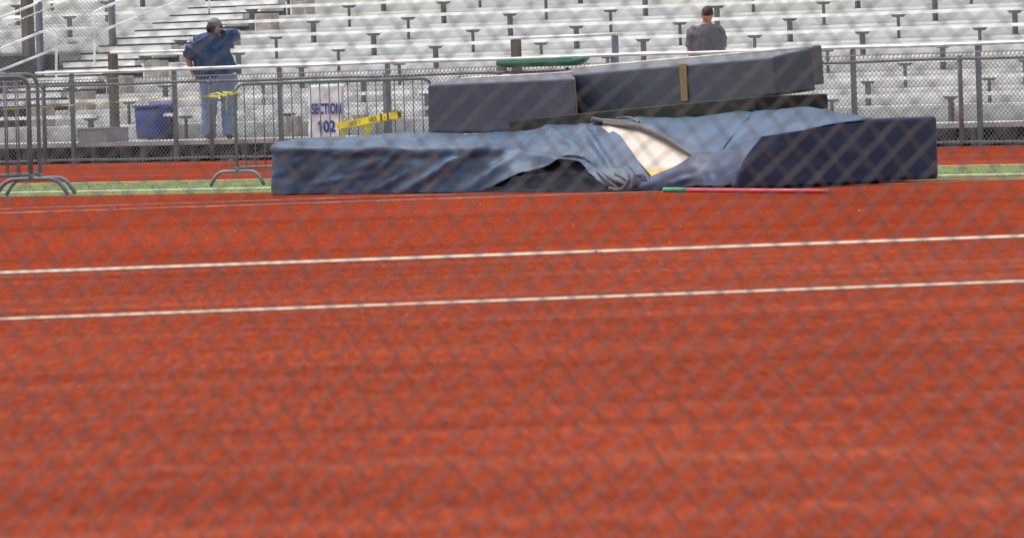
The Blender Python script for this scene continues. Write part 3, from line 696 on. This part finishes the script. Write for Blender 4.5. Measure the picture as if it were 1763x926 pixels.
sheet([[M(1036, 218, 1.1), M(1064, 217, 1.12), M(1094, 218, 1.05), M(1116, 225, .98)],
       [M(1080, 258, .66), M(1112, 254, .72), M(1146, 249, .78), M(1172, 257, .70)],
       [M(1113, 294, .36), M(1142, 292, .38), M(1172, 289, .40), M(1202, 280, .42)]], 8, 8, .008, 3, (), .002, .03, 'cream', 'cream_pad', lm)
sheet([[M(1112, 293, .345), M(1142, 291, .37), M(1172, 288, .39), M(1200, 281, .40)],
       [M(1128, 312, .24), M(1155, 312, .26), M(1180, 308, .28), M(1204, 298, .30)]], 8, 6, .006, 4, (), .002, .02, 'orange', 'orange_strip', lm)

tarp = thing('tarpaulin', MW(1.6, .3, 0), 'crumpled slate blue tarpaulin draped over the low landing mat', 'tarp')
rows = [
 # bottom hem, lower front, upper front, front edge, top, back hem
 [M(690, 322, 1.7), M(475.5, 333.5, 0), M(560, 334.0, 0), M(640, 335, -.01), M(710, 335.5, -.02), M(780, 334.5, 0), M(830, 329, .06), M(890, 301, .16), M(938, 291, .22), M(985, 281, .22), M(1020, 304, .14), M(1050, 323, .06), M(1123, 309, .16)],
 [M(690, 300, 1.7), M(474, 308, 0), M(558, 312, -.01), M(640, 312, -.015), M(712, 311, -.01), M(785, 309, .02), M(836, 303, .12), M(894, 288, .24), M(940, 280, .32), M(985, 271, .34), M(1022, 289, .26), M(1048, 300, .2), M(1106, 288, .30)],
 [M(690, 262, 1.7), M(473, 270, .0), M(557, 272, -.01), M(640, 274, -.01), M(715, 275, .0), M(792, 275, .05), M(846, 272, .2), M(900, 267, .4), M(942, 263, .46), M(985, 257, .5), M(1020, 264, .46), M(1045, 271, .42), M(1088, 262, .50)],
 [M(690, 236, 1.7), M(474, 249, .03), M(558, 251, .03), M(642, 251, .03), M(718, 251, .05), M(800, 251, .12), M(852, 250, .3), M(905, 247, .6), M(944, 243, .66), M(985, 238, .7), M(1015, 240, .7), M(1038, 243, .68), M(1070, 238, .74)],
 [M(690, 231, 1.7), M(500, 243, .25), M(600, 240, .6), M(680, 239, .65), M(750, 241, .7), M(830, 240, .75), M(868, 240, .9), M(918, 232, 1.1), M(955, 227, 1.1), M(992, 223, 1.1), M(1016, 223, 1.1), M(1034, 224, 1.1), M(1052, 222, 1.1)],
 [M(690, 230, 1.7), M(690, 230, 1.7), M(700, 230, 1.7), M(720, 230.5, 1.7), M(790, 231, 1.7), M(860, 229.5, 1.7), M(890, 230, 1.7), M(930, 223, 1.66), M(965, 218, 1.62), M(1000, 215, 1.6), M(1018, 213, 1.6), M(1030, 212, 1.6), M(1040, 212, 1.6)]]
folds = [(836, 250, 690, 332, 7, .045), (905, 262, 800, 330, 9, .045), (800, 252, 740, 330, 5, .02), (1000, 214, 1060, 300, 6, .05), (860, 262, 1040, 296, 8, .06),
         (560, 270, 680, 252, 5, .018), (590, 300, 680, 265, 4, .014), (500, 262, 540, 320, 4, .014), (640, 330, 720, 290, 5, .018), (520, 320, 640, 300, 4, .014), (700, 250, 650, 300, 5, .016), (930, 215, 1000, 260, 6, .03)]
sheet(rows, 16, 11, .022, 1, folds, .010, .006, 'tarp', 'left_panel', tarp)
# flap on the right of the gap, its rolled hem, and the darker skirt below
hem = [M(1018, 209, 1.45), M(1048, 211, 1.25), M(1078, 216, 1.1), M(1112, 224, .95), M(1150, 242, .75), M(1188, 267, .5), M(1222, 288, .36)]
up = [M(1030, 211, 1.7), M(1070, 209, 1.7), M(1110, 207, 1.7), M(1160, 203, 1.7), M(1215, 199, 1.7), M(1270, 195, 1.7), M(1300, 193, 1.7)]
mid = [.55 * h_ + .45 * u_ + ZZ * .02 for h_, u_ in zip(hem, up)]
sheet([hem, mid, up], 9, 9, .02, 2, [(1090, 205, 1180, 255, 6, .03)], .006, .006, 'tarp', 'right_flap', tarp)
zend = M(RE, 250, 0)[2]
def EW(c, zz): return MW(s_end, c, zz)
sheet([[M(1222, 288, .36), M(1250, 277, .4), M(1290, 270, .4), EW(.4, .50)], [M(1262, 235, 1.0), M(1300, 230, 1.0), M(1345, 224, 1.0), EW(1.0, .57)], [M(1300, 193, 1.7), M(1345, 190, 1.7), M(1400, 187, 1.7), EW(1.7, .64)]], 8, 8, .02, 6, (), .006, .006, 'tarp', 'right_flap', tarp)
g = MB(); off = np.array([0, -.03, .012])
g.tube(spline([q + off for q in hem], 8), [.012 + .022 * math.sin(math.pi * min(i / 40, 1)) for i in range(len(spline(hem, 8)))], 8); g.build('rolled_hem', 'hem', tarp, True)
g = MB(); g.tube(spline([M(1040, 214, 1.2) + off, M(1075, 218, 1.05) + off, M(1095, 219, 1.0) + off], 6), .02, 6); g.tube(spline([M(1020, 206, 1.4) + off, M(1060, 214, 1.2) + off, M(1088, 219, 1.05) + off], 6), .016, 6)
g.tube(spline([M(1062, 206, 1.4) + off, M(1084, 205, 1.35) + off, M(1100, 213, 1.05) + off], 6), .014, 6); g.build('hem_fold', 'hem', tarp, True)
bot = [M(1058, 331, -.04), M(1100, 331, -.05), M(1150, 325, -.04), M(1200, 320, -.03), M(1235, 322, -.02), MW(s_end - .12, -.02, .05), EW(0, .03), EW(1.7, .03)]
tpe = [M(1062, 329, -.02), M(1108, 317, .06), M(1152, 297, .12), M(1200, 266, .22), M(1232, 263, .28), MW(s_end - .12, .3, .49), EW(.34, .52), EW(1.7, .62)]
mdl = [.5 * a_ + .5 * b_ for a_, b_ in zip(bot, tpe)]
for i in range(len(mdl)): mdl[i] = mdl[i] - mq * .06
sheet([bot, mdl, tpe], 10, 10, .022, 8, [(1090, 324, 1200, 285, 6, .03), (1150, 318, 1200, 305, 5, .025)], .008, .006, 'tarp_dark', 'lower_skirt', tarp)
# crumpled muddy corner in front of the gap
sheet([[M(1028, 296, .12), M(1052, 291, .10), M(1082, 287, .08), M(1096, 298, .06), M(1112, 306, .04)],
       [M(1036, 308, .05), M(1060, 304, -.06), M(1080, 303, -.08), M(1094, 309, -.06), M(1112, 313, -.02)],
       [M(1052, 325, -.02), M(1068, 324, -.06), M(1084, 323, -.09), M(1100, 320, -.07), M(1118, 313, -.02)]], 8, 10, .035, 12, [(1034, 296, 1082, 320, 4, .05), (1078, 288, 1096, 318, 4, .05)], .015, .006, 'tarp_dirty', 'crumpled_corner', tarp)
g = MB(); g.tube(spline([M(1060, 300, -.03), M(1082, 311, -.10), M(1070, 326, -.08), M(1050, 325, -.06)], 6), .022, 7); g.tube(spline([M(1030, 296, .06), M(1048, 312, -.04), M(1068, 325, -.07)], 6), .018, 7); g.build('crumpled_fold', 'tarp_dirty', tarp, True)
g = MB(); q = spline([M(1097, 303, .0), M(1106, 301, -.02), M(1114, 306, -.02), M(1119, 314, -.03)], 5); g.tube(q, .024, 8, False); g.build('curled_edge', 'tarp_dirty', tarp, True)
# darker lining that shows under the lifted hem
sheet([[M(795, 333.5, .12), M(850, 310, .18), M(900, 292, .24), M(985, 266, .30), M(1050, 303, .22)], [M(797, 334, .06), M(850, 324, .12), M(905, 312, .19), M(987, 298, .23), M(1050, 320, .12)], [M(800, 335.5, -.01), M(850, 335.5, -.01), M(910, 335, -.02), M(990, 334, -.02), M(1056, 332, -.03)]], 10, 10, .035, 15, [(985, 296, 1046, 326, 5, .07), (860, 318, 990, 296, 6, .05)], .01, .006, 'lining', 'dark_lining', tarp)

# upper mats
def mat_block(c8, mat, name, parent, bevel=.035):
    g = MB(); g.hexa(c8); o = g.build(name, mat, parent, True, bevel); md = o.modifiers.new('wn', 'WEIGHTED_NORMAL'); md.keep_sharp = False; return o
def blk(ftl, ftr, fbr, fbl, c, dep, lift):
    """front face corners in the photograph on the plane c; the block runs back by dep, its rear raised by lift"""
    f_ = [M(*q, c) for q in (fbl, fbr, ftr, ftl)]
    bk_ = [q + mq * dep + ZZ * lf for q, lf in zip(f_, (lift * .5, lift * .5, lift, lift))]
    return [f_[0], f_[1], bk_[1], bk_[0], f_[3], f_[2], bk_[2], bk_[3]]
u1 = thing('upper_mat', MW(1.9, 1.95, .55), 'short navy mat block at the left end of the stack on the tarp', 'mat')
b8 = blk((735, 145), (991, 133.5), (994, 229), (736, 231), 1.76, .46, .045)
b8[2] = b8[2] - mu * .56; b8[6] = b8[6] - mu * .56
mat_block(b8, 'navy', 'mat_cover', u1)
g = MB(); g.tube([M(989.5, 136, 1.745), M(993.5, 196, 1.745)], .006, 6); g.build('side_piping', 'khaki', u1)
g = MB(); g.tube([b8[7] + ZZ * .004 + mu * .02, b8[6] + ZZ * .004], .012, 6); g.build('top_piping', 'piping', u1, True)
u2 = thing('upper_mat', MW(4.0, 2.2, .6), 'long slate blue mat block with a khaki strap, right half of the stack', 'mat')
yR = 100
b8 = blk((930, 131.5), (1330, 97), (1338, 165), (930, 216), 2.25, .55, .075)
b8[5] = M(1330, 97.5, 2.25)
o2 = mat_block(b8, 'slate', 'mat_cover', u2)
g = MB(); g.tube([b8[7] + ZZ * .004, b8[6] + ZZ * .004], .013, 6); g.build('top_piping', 'piping', u2, True)
g = MB(); p_ = [M(1168.5, 111, 2.235), M(1181, 110, 2.235), M(1184, 174, 2.235), M(1173, 175, 2.235)]
g.hexa([p_[3], p_[2], p_[2] + mq * .01, p_[3] + mq * .01, p_[0], p_[1], p_[1] + mq * .01, p_[0] + mq * .01]); g.build('strap', 'khaki', u2)
u3 = thing('upper_mat', MW(2.6, 3.0, .6), 'pale grey mat lying flat behind the two front blocks of the stack', 'mat')
b8 = blk((815, 139), (1340, 84), (1345, 150), (815, 215), 2.84, .62, .03)
mat_block(b8, 'mat_top', 'mat_cover', u3)
# black mesh base under the blocks
u4 = thing('mesh_pad', MW(3.4, 1.75, .5), 'thin black mesh pad under the stacked blocks, lying on the tarp', 'pad')
b8 = blk((875, 207.5), (1300, 166), (1302, 192), (876, 231), 1.735, 1.0, .0)
mat_block(b8, 'black_mesh', 'pad_cover', u4, .02)

# pole lying in front of the mats
p0, p1 = G(1143, 331.2), G(1200, 331.8); dp = (p1 - p0) / np.linalg.norm(p1 - p0); dp[2] = 0
pl = thing('vaulting_pole', z(p0 + dp * 1.5, 0), 'thin red pole with a green end lying on the track before the tarp', 'pole')
p0 = np.array([p0[0], p0[1], .024]); Lg = np.linalg.norm(G(1185, 331.6) - G(1143, 331.2))
g = MB(); g.tube([p0, p0 + dp * .012, p0 + dp * Lg], [.016, .024, .024], 14); g.build('green_end', 'green_tip', pl, True)
g = MB(); g.tube([p0 + dp * (Lg + .001), p0 + dp * 3.6], .021, 14); g.build('red_shaft', 'red_pole', pl, True)
pc_ = MW(-.04, .02, 0); tw_ = lm
g = MB(); g.tube([pc_ + np.array([-.03, -.02, .03]), pc_ + np.array([.02, -.02, .03])], .028, 12); g.tube([pc_ + np.array([.02, -.02, .04]), pc_ + np.array([.16, .1, .04])], .012, 6); g.build('castor', 'black', tw_, True)

# ------------------------------------------------------------------ people
def remesh(parts, voxel, name, mat, parent, smooth_it=4, wr=0.0):
    """parts: lists of (point, rx, ry) rings swept along a path; joined into one continuous surface"""
    g = MB()
    for ring in parts:
        k = 14; pts = [np.asarray(q[0], float) for q in ring]; N = len(pts); vs = []
        for i, (q, rx, ry) in enumerate(ring):
            t = pts[min(i + 1, N - 1)] - pts[max(i - 1, 0)]; t = t / (np.linalg.norm(t) + 1e-9)
            ref = np.array([1.0, 0, 0]) if abs(t[0]) < .8 else np.array([0, 0, 1.0])
            e1 = ref - t * np.dot(ref, t); e1 /= np.linalg.norm(e1); e2 = np.cross(t, e1)
            for j in range(k):
                an = 2 * math.pi * j / k; vs.append(pts[i] + rx * math.cos(an) * e1 + ry * math.sin(an) * e2)
        fs = [(i * k + j, i * k + (j + 1) % k, (i + 1) * k + (j + 1) % k, (i + 1) * k + j) for i in range(N - 1) for j in range(k)]
        fs += [tuple(range(k - 1, -1, -1)), tuple((N - 1) * k + j for j in range(k))]
        g.add(vs, fs)
    o = g.build(name, mat, parent, True)
    md = o.modifiers.new('r', 'REMESH'); md.mode = 'VOXEL'; md.voxel_size = voxel; md.use_smooth_shade = True
    ms = o.modifiers.new('s', 'SMOOTH'); ms.iterations = smooth_it; ms.factor = .5
    dg = bpy.context.evaluated_depsgraph_get(); me = bpy.data.meshes.new_from_object(o.evaluated_get(dg))
    o.modifiers.clear(); old = o.data; o.data = me; bpy.data.meshes.remove(old)
    if wr:                                          # cloth folds
        nn_ = [v.normal.copy() for v in me.vertices]
        for v, nv in zip(me.vertices, nn_):
            q = v.co; f1 = 1 - abs(mnoise.noise(Vector((q.x * 5 + q.z * 3.5, q.y * 3, q.z * 5 - q.x * 3)))) * 2.4
            f2 = mnoise.noise(Vector((q.x * 9, q.y * 9, q.z * 13)))
            v.co = q + nv * wr * (max(0, f1) ** 2 - .3 + .35 * f2)
    return o
def ell(c, rx, ry, rz, k=7):
    c = np.asarray(c, float); out = []
    for i in range(k + 1):
        a_ = -math.pi / 2 + math.pi * i / k; s = max(math.cos(a_), .05); out.append((c + ZZ * rz * math.sin(a_), rx * s, ry * s))
    return out
Dm = proj(W(-.15, 1.0, FOOT0))[2]
def Q(x, y, d=0.0): return P(x, y, Dm + d)
fz = W(-.15, 1.0, FOOT0)
man = thing('person', z(Q(377, 237), FOOT0), 'person in blue shirt, jeans and grey cap on the walkway, back turned, one arm raised', 'person')
def hand(base, dirv, side, parts, s=1.0, curl=.5):
    """palm, four bent fingers of unequal length and a thumb leaving the side of the palm"""
    d = np.asarray(dirv, float); d /= np.linalg.norm(d); sd2 = np.asarray(side, float); sd2 -= d * np.dot(sd2, d); sd2 /= np.linalg.norm(sd2); nn_ = np.cross(d, sd2)
    parts.append([(base - d * .02, .026 * s, .022 * s), (base + d * .03 * s, .036 * s, .020 * s), (base + d * .085 * s, .040 * s, .019 * s)])
    for i, ln in enumerate((.072, .082, .076, .060)):
        o_ = base + d * .08 * s + sd2 * (-.030 + .020 * i) * s
        p2 = o_ + (d * math.cos(curl * .5) + nn_ * math.sin(curl * .5)) * ln * .55 * s; p3 = p2 + (d * math.cos(curl * 1.5) + nn_ * math.sin(curl * 1.5)) * ln * .5 * s
        parts.append([(o_ - d * .015, .010 * s, .010 * s), (p2, .0095 * s, .0095 * s), (p3, .0075 * s, .0075 * s)])
    t0 = base + d * .02 * s - sd2 * .03 * s; t1 = t0 - sd2 * .025 * s + d * .035 * s + nn_ * .01; t2 = t1 + d * .032 * s + nn_ * .012
    parts.append([(t0, .013 * s, .013 * s), (t1, .011 * s, .011 * s), (t2, .009 * s, .009 * s)])
px1 = 1 / 116.0                                                   # metres per photo pixel on this person
# continuous body: legs, trunk, neck, head, arms, hands
body = []
head_c = Q(369, 46.5)
body.append(ell(head_c, .086, .100, .122, 9))
fdir = np.array([.90, .44, -.05]); fdir /= np.linalg.norm(fdir)       # the face is turned right
body.append([(head_c + fdir * .06 + ZZ * .0, .03, .03), (head_c + fdir * .102 - ZZ * .015, .016, .013)])   # nose
body.append(ell(head_c + fdir * .062 - ZZ * .06, .042, .045, .045, 6))       # jaw
eside = np.cross(fdir, ZZ)
body.append(ell(head_c + eside * .080 - ZZ * .005 - fdir * .005, .016, .022, .034, 5))  # near ear
body.append(ell(head_c - eside * .080 - ZZ * .005 - fdir * .005, .016, .022, .034, 5))
body.append([(Q(368, 52), .058, .058), (Q(367, 64), .070, .066)])
body.append([(Q(367, 62), .10, .08), (Q(365, 70), .22, .10), (Q(366, 95), .23, .13), (Q(371, 118), .25, .14), (Q(375, 140), .24, .14)])
for (hx, kx, ax) in ((359, 359, 360), (393, 395, 395)):
    body.append([(Q(hx, 138), .13, .13), (Q(hx, 160), .11, .115), (Q(kx, 188), .075, .08), (Q(ax, 210), .07, .075), (Q(ax, 230), .045, .05), (Q(ax, 234), .045, .06)])
    body.append([(Q(ax, 234, -.06), .04, .03), (Q(ax + 1, 235, .16), .04, .025)])
sR, eR, wR = Q(392, 63), Q(405, 60, .22), Q(387, 62, .40)
body.append([(sR, .07, .07), (eR, .055, .055)]); body.append([(eR, .052, .052), (wR, .032, .032)])
hand(wR, Q(379, 60, .36) - wR, ZZ, body, .95, .6)
sL, eL, wL = Q(334, 68), Q(324, 101, .0), Q(331, 124, .06)
body.append([(Q(343, 76), .05, .05), (eL, .050, .050)]); body.append([(eL, .052, .052), (wL, .034, .034)])
hand(wL, Q(338, 137, .08) - wL, np.array([0, 1.0, 0]), body, .95, .4)
remesh(body, .011, 'body', 'skin', man, 3)
sh = []
sh.append([(Q(367, 57, .0), .075, .07), (Q(366, 61), .14, .10), (Q(364, 66), .25, .135), (Q(363, 76), .292, .165), (Q(363.5, 92), .295, .185), (Q(367, 106), .305, .20), (Q(371, 120), .325, .205), (Q(373.5, 132.5), .335, .20)])
sh.append([(Q(350, 68), .09, .10), (Q(337, 72), .09, .095), (Q(328, 84, -.01), .088, .095), (Q(322, 101.5, -.01), .082, .085)])
sh.append([(Q(383, 63), .11, .11), (Q(394, 63, .04), .112, .112), (Q(403, 62, .16), .098, .10), (Q(406, 61, .22), .08, .088)])
sh.append([(Q(383, 66), .10, .1), (Q(396, 72, .02), .075, .09), (Q(399, 82, .0), .04, .08)])
sh.append([(Q(366, 55.5), .066, .064), (Q(366, 61), .082, .078)])
remesh(sh, .012, 'shirt', 'shirt', man, 3, .022)
jn = []
jn.append([(Q(375.5, 129), .27, .17), (Q(376, 138), .292, .185), (Q(376.5, 150), .288, .18), (Q(377, 160), .25, .16)])
for (x0, x1, x2, x3, x4) in ((360, 360, 359.5, 359.5, 360.5), (394, 395, 395, 395, 395)):
    jn.append([(Q(x0, 145), .135, .15), (Q(x0, 160), .135, .145), (Q(x1, 178), .125, .13), (Q(x2, 198), .112, .12), (Q(x3, 216), .108, .115), (Q(x4, 231), .102, .115), (Q(x4, 236), .100, .115)])
remesh(jn, .012, 'jeans', 'jeans', man, 2, .016)
cp = MB()
remesh([ell(head_c + ZZ * .045, .104, .118, .092, 9), [(head_c + ZZ * .032 - fdir * .01, .103, .118), (head_c + ZZ * .06 - fdir * .01, .105, .118)]], .009, 'cap', 'cap', man, 3)
g = MB(); vs = []
for i in range(9):
    an = math.radians(-62 + 124 * i / 8); dr = fdir * math.cos(an) + eside * math.sin(an)
    for rr_, zz in ((.085, .045), (.085 + .085 * math.cos(an) ** .6, .028 - .012 * abs(math.sin(an)))): vs.append(head_c + dr * rr_ + ZZ * zz)
g.add(vs, [(2 * i, 2 * i + 1, 2 * i + 3, 2 * i + 2) for i in range(8)]); g.build('cap_bill', 'cap', man, True, solid=.008)
remesh([ell(head_c - fdir * .035 - ZZ * .025, .090, .094, .090, 8), [(head_c + eside * .074 + ZZ * .02 + fdir * .0, .012, .03), (head_c + eside * .076 - ZZ * .035 - fdir * .02, .012, .03)]], .009, 'hair', 'hair', man, 2)
g = MB(); g.tube([head_c + eside * .086 + ZZ * .012 - fdir * .01, head_c + eside * .084 + ZZ * .010 + fdir * .065, head_c + eside * .055 + ZZ * .006 + fdir * .105], .007, 6)
g.box(head_c + fdir * .098 + eside * .035 + ZZ * .004, eside * .03, fdir * .006, ZZ * .02); g.box(head_c + fdir * .098 - eside * .035 + ZZ * .004, eside * .03, fdir * .006, ZZ * .02); g.build('sunglasses', 'black', man)
g = MB(); dd = wR - eR; g.tube([Q(406.5, 58.5, .22), Q(410.5, 55.5, .25)], [.055, .035], 12); g.build('wristband', 'banner', man, True)
g = MB(); c = Q(390, 171, -.17); g.tube([c, Q(390, 188, -.16)], .006, 6); g.build('key_strap', 'bracket', man)
for ax in (360, 395):
    remesh([[(Q(ax, 234.2, -.12), .050, .042), (Q(ax, 234.6, .0), .052, .048), (Q(ax + 1, 235.2, .16), .045, .034)]], .012, 'shoe', 'shoe', man, 2)

# second person, mostly outside the photograph's right edge
Dn = proj(W(B(1214, 220, 1.1)[0], 1.1, FOOT0))[2]
def Q2(x, y, d=0.0): return P(1216 + x, y, Dn + d)
gz = on(1216, 220, n, 1.1); ft = proj(np.array([gz[0], gz[1], FOOT0]))[1]
p2 = thing('person', z(gz, FOOT0), 'person in a grey T-shirt at the right end, standing behind the stacked mats', 'person')
body = []
hc2 = Q2(2, 26); body.append(ell(hc2, .078, .095, .118, 9)); body.append([(hc2 + np.array([0, .06, -.01]), .03, .03), (hc2 + np.array([0, .105, -.02]), .014, .012)])
for s in (-1, 1): body.append(ell(hc2 + np.array([s * .08, 0, -.005]), .014, .02, .03, 5))
body.append([(Q2(2, 33), .058, .058), (Q2(1, 44), .07, .066)])
body.append([(Q2(0, 42), .10, .08), (Q2(0, 50), .22, .11), (Q2(0, 75), .20, .13), (Q2(0, 100), .19, .13), (Q2(0, 122), .19, .13)])
for s in (-1, 1):
    body.append([(Q2(s * 13, 118), .10, .10), (Q2(s * 14, 160), .075, .08), (Q2(s * 14, 185), .06, .065), (Q2(s * 14, ft - 4), .04, .05)])
    body.append([(Q2(s * 14, ft - 3, -.06), .04, .03), (Q2(s * 15, ft - 2, .16), .04, .025)])
    body.append([(Q2(s * 23, 52), .06, .06), (Q2(s * 28, 84), .045, .045)]); wv = Q2(s * 24, 112, -.02); body.append([(Q2(s * 28, 84), .045, .045), (wv, .030, .030)])
    hand(wv, Q2(s * 22, 125, -.03) - wv, np.array([0, -1.0, 0]), body, .9, .5)
remesh(body, .012, 'body', 'skin', p2, 3)
sh = [[(Q2(0, 42), .11, .09), (Q2(0, 48), .215, .12), (Q2(0, 60), .235, .145), (Q2(0, 90), .225, .155), (Q2(0, 116), .225, .15)]]
for s in (-1, 1): sh.append([(Q2(s * 16, 49), .09, .09), (Q2(s * 24, 56), .082, .085), (Q2(s * 28, 83), .072, .075)])
remesh(sh, .013, 'tshirt', 'tee', p2, 3, .018)
jn = [[(Q2(0, 110), .20, .14), (Q2(0, 125), .205, .15), (Q2(0, 138), .19, .14)]]
for s in (-1, 1): jn.append([(Q2(s * 12, 122), .11, .12), (Q2(s * 14, 160), .09, .10), (Q2(s * 14, ft - 6), .075, .09)])
remesh(jn, .014, 'trousers', 'shorts', p2, 2)
remesh([ell(hc2 + np.array([0, -.012, .035]), .085, .098, .095, 8)], .01, 'hair', 'hair', p2, 2)
for s in (-1, 1): remesh([[(Q2(s * 14, ft - 2.5, -.1), .048, .034), (Q2(s * 15, ft - 2, .16), .045, .03)]], .012, 'shoe', 'shoe', p2, 2)

# ------------------------------------------------------------------ fallen leaves on the track
g = MB()
for i in range(60):
    x = random.uniform(-20, 1500); y = 352 + abs(random.gauss(0, 40)) if i < 45 else random.uniform(345, 560)
    c = G(x, min(y, 600)) ; an = random.uniform(0, 6.28); r = random.uniform(.010, .022); d = np.array([math.cos(an), math.sin(an), 0]); e = np.array([-d[1], d[0], 0])
    hz = random.uniform(.006, .02)
    c = np.array([c[0], c[1], .006])
    g.add([c - d * r, c + e * r * .5 + ZZ * hz, c + d * r + ZZ * hz * .4, c - e * r * .5 + ZZ * hz * .7], [(0, 1, 2), (0, 2, 3)])
tag(g.build('fallen_leaves', 'leaf'), 'tiny dry leaves and specks scattered over the red track', 'leaves', kind='stuff')

# ------------------------------------------------------------------ chain link fence the picture is taken through
DF = 16.3
nf = thing('chain_link_fence', (0, DF, 0), 'blurred chain link fence in the foreground that everything is seen through', 'fence')
q = P(13.6, 383, DF); wd, hh = .0706, .079
g = MB(); i0 = 2 * int((q[0] + 3.2) / wd / 2); j0 = int((q[2] - .04) / hh)
chainlink(g, np.array([q[0] - i0 * wd - wd / 4, DF, 0]), np.array([1.0, 0, 0]), np.array([0, 1.0, 0]), 0, 7.4, q[2] - j0 * hh, 2.2, wd, hh, .0027, 6, jit=.018)
g.build('wire_mesh', 'wire_near', nf)
for x in (-3.05, 4.1):
    g = MB(); g.tube([(x, DF + .05, -.01), (x, DF + .05, 2.26), (x, DF + .05, 2.3)], [.03, .03, .01], 14); g.build('fence_post', 'galv', nf, True)
for nm, zz in (('top_rail', 2.22), ('bottom_rail', .03)):
    g = MB(); g.tube([(-3.05, DF + .045, zz), (4.1, DF + .045, zz)], .021, 10); g.build(nm, 'galv', nf, True)
